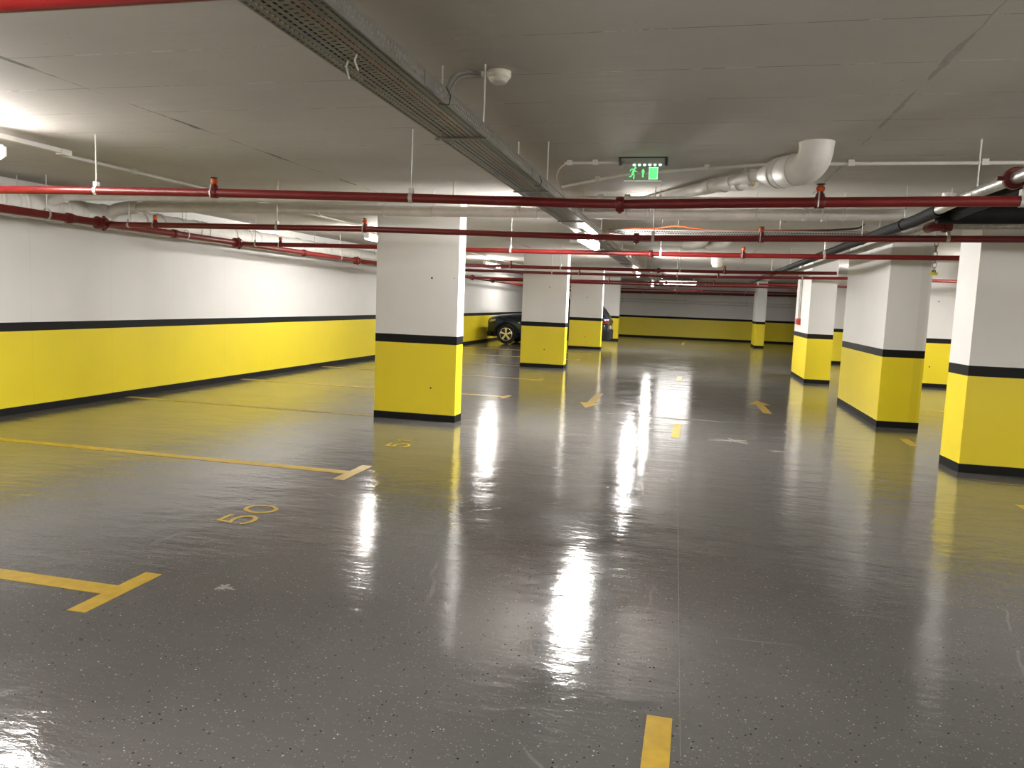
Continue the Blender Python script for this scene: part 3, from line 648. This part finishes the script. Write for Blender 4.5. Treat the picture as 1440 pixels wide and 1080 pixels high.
# ------------------------------------------------------------------ exit sign
t = thing('exit_sign', (-.488, 6.22, CT), 'green lit emergency exit sign hanging from the ceiling', 'sign')
b = MB(); sec = [(6.16, CT), (6.28, CT), (6.27, 2.628), (6.24, 2.602), (6.20, 2.602), (6.17, 2.628)]
b.rings([[(x, y, z) for y, z in sec] for x in (-.66, -.315)], smooth=False); b.build('housing', M['greymetal'], t)
for x0, x1 in ((-.674, -.655), (-.320, -.301)): 
    b = MB(); b.rings([[(x, y + (y - 6.22) * .12, z - (.006 if z < CT else 0)) for y, z in sec] for x in (x0, x1)], smooth=False); b.build('end_cap', M['darkplastic'], t)
MB().box(-.676, -.299, 6.15, 6.29, CT - .005, CT).build('base_plate', M['dark'], t)
pan = MB().box(-.632, -.343, 6.216, 6.224, 2.478, 2.604).build('panel', M['acrylic'], t)
for z0, z1, x0, x1 in ((2.476, 2.480, -.632, -.343),): MB().box(x0, x1, 6.2145, 6.2255, z0, z1).build('edge_strip', emit('lit edge', (.55, 1, .72), .12), pan)
YP = 6.2125
def glyph(polys, name):
    b = MB()
    for p in polys: b.rings([[(x, y, z) for x, z in p] for y in (YP + .003, YP)], smooth=False)
    return b.build(name, M['green'], pan)
glyph([[(-.437, 2.492), (-.376, 2.492), (-.374, 2.578), (-.435, 2.578)]], 'door_pictogram')
b = MB(); fr = [(-.440, -.372, 2.489, 2.492), (-.440, -.370, 2.578, 2.581), (-.440, -.437, 2.489, 2.581), (-.375, -.370, 2.489, 2.581)]
for x0, x1, z0, z1 in fr: b.box(x0, x1, YP - .001, YP + .003, z0, z1)
b.build('door_frame', emit('lit frame', (.5, 1, .6), .30), pan)
glyph([[(-.492, 2.505), (-.478, 2.505), (-.478, 2.546), (-.492, 2.546)], [(-.501, 2.545), (-.469, 2.545), (-.485, 2.572)]], 'arrow_pictogram')
def stroke(p, w):
    out = []
    for (x0, z0), (x1, z1) in zip(p, p[1:]):
        d = Vector((x1 - x0, z1 - z0)); n = Vector((-d.y, d.x)).normalized() * w / 2
        out.append([(x0 - n.x, z0 - n.y), (x1 - n.x, z1 - n.y), (x1 + n.x, z1 + n.y), (x0 + n.x, z0 + n.y)])
    return out
head = [(-.546 + .0085 * math.cos(a), 2.578 + .0085 * math.sin(a)) for a in [2 * PI * k / 12 for k in range(12)]]
glyph([head] + stroke([(-.553, 2.570), (-.566, 2.534)], .017) + stroke([(-.557, 2.566), (-.577, 2.568), (-.586, 2.551)], .007) + stroke([(-.553, 2.562), (-.543, 2.549), (-.529, 2.549)], .007)
      + stroke([(-.563, 2.536), (-.552, 2.517), (-.558, 2.495), (-.552, 2.494)], .009) + stroke([(-.567, 2.536), (-.573, 2.513), (-.592, 2.509)], .009), 'running_figure')
for k in range(6):
    x = -.555 + k * .040; MB().lathe((x, 6.205, 2.598), [(-.006, .009), (.004, .011)], 10).build('led', M['led'], t)

# ------------------------------------------------------------------ smoke detector
t = thing('smoke_detector', (-1.045, 3.86, CT), 'round cream smoke detector on the ceiling beside the tray', 'smoke detector')
MB().lathe((-1.045, 3.86, CT), [(.66 * h_, r_) for h_, r_ in [(-.045, .058), (-.04, .061), (-.006, .061), (0, .050)]], 28).build('base', M['plastic'], t)
MB().lathe((-1.045, 3.86, CT), [(.66 * h_, r_) for h_, r_ in [(-.060, .050), (-.054, .057), (-.045, .059)]], 28).build('body', M['plastic'], t)
b = MB()
for k in range(10):
    a0 = 2 * PI * k / 10 + .08; a1 = a0 + 2 * PI / 10 - .14
    for z0, z1, r0, r1 in ((-.071, -.062, .0445, .049), (-.082, -.073, .040, .044)):
        ring = []
        for q in range(5):
            a = a0 + (a1 - a0) * q / 4; ring.append([(-1.045 + r * math.cos(a), 3.86 + r * math.sin(a), CT + .66 * z) for r, z in ((r0, z0), (r1, z1), (r1 - .012, z1), (r0 - .012, z0))])
        b.rings(ring, smooth=False)
b.build('vent', M['darkplastic'], t)
MB().lathe((-1.045, 3.86, CT), [(.66 * h_, r_) for h_, r_ in [(-.094, .010), (-.092, .034), (-.083, .0425), (-.0825, .043), (-.0722, .0455), (-.0715, .047), (-.0615, .0495), (-.058, .05)]], 28).build('cover', M['plastic'], t)
MB().box(-1.135, -1.10, 3.845, 3.875, CT - .026, CT - .004).build('cable_gland', M['plastic'], t)

# ------------------------------------------------------------------ call point and conduit on the third right column, chain
xf = 2.272
t = thing('call_point', (xf - .05, 18.62, 1.29), 'small red fire call point on the side of a right column', 'call point')
MB().box(xf - .075, xf, 18.43, 18.78, 1.215, 1.35).build('box', M['callred'], t, .006)
MB().box(xf - .079, xf - .075, 18.46, 18.56, 1.235, 1.33).build('cover', M['darkplastic'], t)
for y, lb in ((18.50, 'left conduit rising from the red call point'), (18.70, 'right conduit rising from the red call point')):
    tag(MB().tube([(xf - .022, y, 1.35), (xf - .022, y, CT)], .016, 8).build('conduit', M['greymetal']), lb, 'conduit')
t = thing('hanging_chain', (2.80, 10.5, CT), 'steel chain with yellow tag hanging between the two nearest right columns', 'chain')
MB().tube([(2.80, 10.5, CT), (2.80, 10.5, 2.40)], .005, 8).build('hanger_rod', M['rod'], t)
b = MB(); z = 2.40; k = 0
while z > 2.06:
    ln = []
    for q in range(13):
        a = 2 * PI * q / 12; u, w = .021 * math.cos(a), .044 * math.sin(a)
        ln.append((2.80 + (u if k % 2 == 0 else 0), 10.5 + (0 if k % 2 == 0 else u), z + w))
    b.tube(ln, .0065, 6, cap=False); z -= .066; k += 1
b.build('chain', M['greymetal'], t)
MB().box(2.755, 2.845, 10.485, 10.515, 2.015, 2.05).build('tag', M['yellowtag'], t)
MB().box(2.782, 2.818, 10.482, 10.518, 2.05, 2.075).build('hook', M['dark'], t)

# ------------------------------------------------------------------ car
t = thing('car', (-5.0, 26.9, 0), 'dark blue car parked nose to the left wall behind the columns', 'car')
Y0, Y1 = 25.98, 27.78; YM = (Y0 + Y1) / 2
# stations along the length: x, half width, sill z, belt z, crown z
st = [(-7.215, .55, .42, .66, .70), (-7.20, .66, .34, .76, .80), (-7.15, .76, .28, .84, .89), (-7.05, .83, .25, .885, .955), (-6.85, .87, .24, .91, 1.0), (-6.5, .895, .23, .93, 1.05), (-6.1, .90, .23, .95, 1.09), (-5.7, .90, .23, .97, 1.12), (-5.0, .90, .23, .99, 1.12), (-4.0, .90, .23, 1.0, 1.12), (-3.4, .89, .25, 1.02, 1.11), (-3.1, .86, .28, 1.02, 1.09), (-2.98, .80, .33, 1.0, 1.06), (-2.94, .72, .40, .92, .98)]
b = MB(); rr = []
for x, hw, s, be, cr in st:
    half = [(0, s), (hw * .86, s), (hw * .97, s + .06), (hw, s + (be - s) * .35), (hw * .995, s + (be - s) * .62), (hw * .965, be - .03), (hw * .90, be + (cr - be) * .35), (hw * .55, cr), (0, cr + .008)]
    ring = [(x, YM - w, z) for w, z in half] + [(x, YM + w, z) for w, z in reversed(half[1:-1])]
    rr.append(ring)
b.rings(rr); b.build('body', M['carpaint'], t)
gh = [(-5.95, .70, 1.05, 1.09), (-5.35, .70, 1.06, 1.50), (-4.9, .70, 1.06, 1.60), (-4.0, .70, 1.06, 1.62), (-3.35, .69, 1.06, 1.55), (-3.0, .64, 1.05, 1.10)]
b = MB(); rr = []
for x, hw, s, top in gh:
    half = [(0, s), (hw * 1.12, s), (hw * 1.06, s + (top - s) * .5), (hw * .95, s + (top - s) * .92), (hw * .80, top), (0, top + .01)]
    rr.append([(x, YM - w, z) for w, z in half] + [(x, YM + w, z) for w, z in reversed(half[1:-1])])
b.rings(rr, smooth=False); b.build('greenhouse', M['carglass'], t)
b = MB(); b.rings([[(x, YM - w, z) for w, z in ((-.62, zz), (.62, zz), (.58, zz + .03), (-.58, zz + .03))] for x, zz in ((-5.3, 1.50), (-4.9, 1.595), (-4.0, 1.615), (-3.4, 1.55))], smooth=False); b.build('roof', M['carpaint'], t)
def wheel(x, y, sgn):
    w = MB().lathe((x, y, .345), [(-.10, .24), (-.11, .30), (-.09, .338), (-.05, .345), (.05, .345), (.09, .338), (.11, .30), (.10, .24)], 32, 'Y').build('wheel', M['tyre'], t)
    b = MB(); yo = y + sgn * .105
    b.lathe((x, yo, .345), [(-.008, .205), (-.012, .238), (.012, .238), (.008, .205)], 32, 'Y', cap=False)
    b.lathe((x, yo, .345), [(-.02, .055), (.02, .05)], 16, 'Y')
    for k in range(5):
        a = 2 * PI * k / 5 + .32; u = Vector((math.cos(a), 0, math.sin(a))); v = Vector((-math.sin(a), 0, math.cos(a))); c = Vector((x, yo, .345))
        for wd0, wd1, off in ((.026, .046, 0),):
            q = [c + u * .04 - v * wd0, c + u * .215 - v * wd1, c + u * .215 + v * wd1, c + u * .04 + v * wd0]
            b.rings([[tuple(p + Vector((0, dy, 0))) for p in q] for dy in (-.012, .012)], smooth=False)
    b.build('rim', M['rim'], w)
    MB().lathe((x, y + sgn * .07, .345), [(-.01, .235), (.01, .235)], 24, 'Y').build('brake_disc', M['dark'], w)
    b = MB(); rr = []
    for k in range(17):
        a = PI * (-.08 + 1.16 * k / 16); ya = y + sgn * .115
        rr.append([(x + r * math.cos(a), ya + dy, .345 + r * math.sin(a)) for r, dy in ((.37, -.10), (.43, -.10), (.43, .008), (.37, .012))])
    b.rings(rr, smooth=False); b.build('wheel_arch', M['carblack'], t)
for x in (-6.46, -3.86):
    wheel(x, Y0 + .10, -1); wheel(x, Y1 - .10, 1)
MB().rings([[(x, YM - w, z) for w, z in ((-hw, .25), (hw, .25), (hw, .42), (-hw, .42))] for x, hw in ((-7.225, .56), (-7.19, .74), (-7.0, .845))], smooth=False).build('front_bumper', M['carblack'], t)
MB().rings([[(x, YM - w, z) for w, z in ((-hw, .30), (hw, .30), (hw, .62), (-hw, .62))] for x, hw in ((-3.1, .87), (-2.95, .80), (-2.90, .66))], smooth=False).build('rear_bumper', M['carblack'], t)
for s_ in (-1, 1):
    MB().rings([[(x, YM + s_ * w, z) for w, z in ((hw - .10, z0), (hw + .012, z0), (hw + .012, z1), (hw - .10, z1))] for x, hw, z0, z1 in ((-7.17, .70, .72, .80), (-7.02, .835, .75, .845), (-6.86, .868, .80, .87))], smooth=False).build('headlight', M['headlight'], t)
    MB().rings([[(x, YM + s_ * w, z) for w, z in ((hw - .12, .84), (hw + .012, .84), (hw + .012, .95), (hw - .12, .95))] for x, hw in ((-3.22, .87), (-3.0, .81), (-2.93, .72))], smooth=False).build('tail_light', M['taillight'], t)
    MB().lathe((-5.45, YM + s_ * .98, 1.08), [(-.07, .03), (-.05, .085), (.04, .09), (.07, .04)], 14, 'X').build('mirror', M['carpaint'], t)
    MB().lathe((-6.0, YM + s_ * .902, .76), [(-.008, .022), (.008, .022)], 12, 'Y').build('side_badge', M['rim'], t)
MB().box(-7.215, -7.18, YM - .5, YM + .5, .50, .62).build('grille', M['carblack'], t)
MB().box(-2.935, -2.915, YM - .26, YM + .26, .66, .77).build('plate', M['galv'], t)

# ------------------------------------------------------------------ camera, light, view
cam = bpy.data.cameras.new('camera'); co = bpy.data.objects.new('camera', cam); C.objects.link(co)
cam.sensor_fit = 'HORIZONTAL'; cam.sensor_width = 36; cam.lens = 1076.67 / 1440 * 36; cam.clip_start = .05
Rm = Matrix(((.97126349, .06163747, -.22988705), (.23501937, -.09581907, .96725622), (.03759166, -.99348856, -.10755157)))
Rc = Matrix([[Rm[i][0], -Rm[i][1], -Rm[i][2]] for i in range(3)])
co.matrix_world = Matrix.Translation((0, 0, 1.5)) @ Rc.to_4x4()
sc = bpy.context.scene; sc.camera = co
w = bpy.data.worlds.new('world'); sc.world = w; w.use_nodes = True
w.node_tree.nodes['Background'].inputs[0].default_value = (1, 1, 1, 1); w.node_tree.nodes['Background'].inputs[1].default_value = 0.0
sc.view_settings.view_transform = 'Standard'; sc.view_settings.look = 'None'; sc.view_settings.gamma = 1; sc.view_settings.exposure = 2.0
sc.cycles.use_denoising = True
sc.cycles.max_bounces = 10; sc.cycles.diffuse_bounces = 6; sc.cycles.caustics_reflective = True
sc.cycles.sample_clamp_indirect = 8
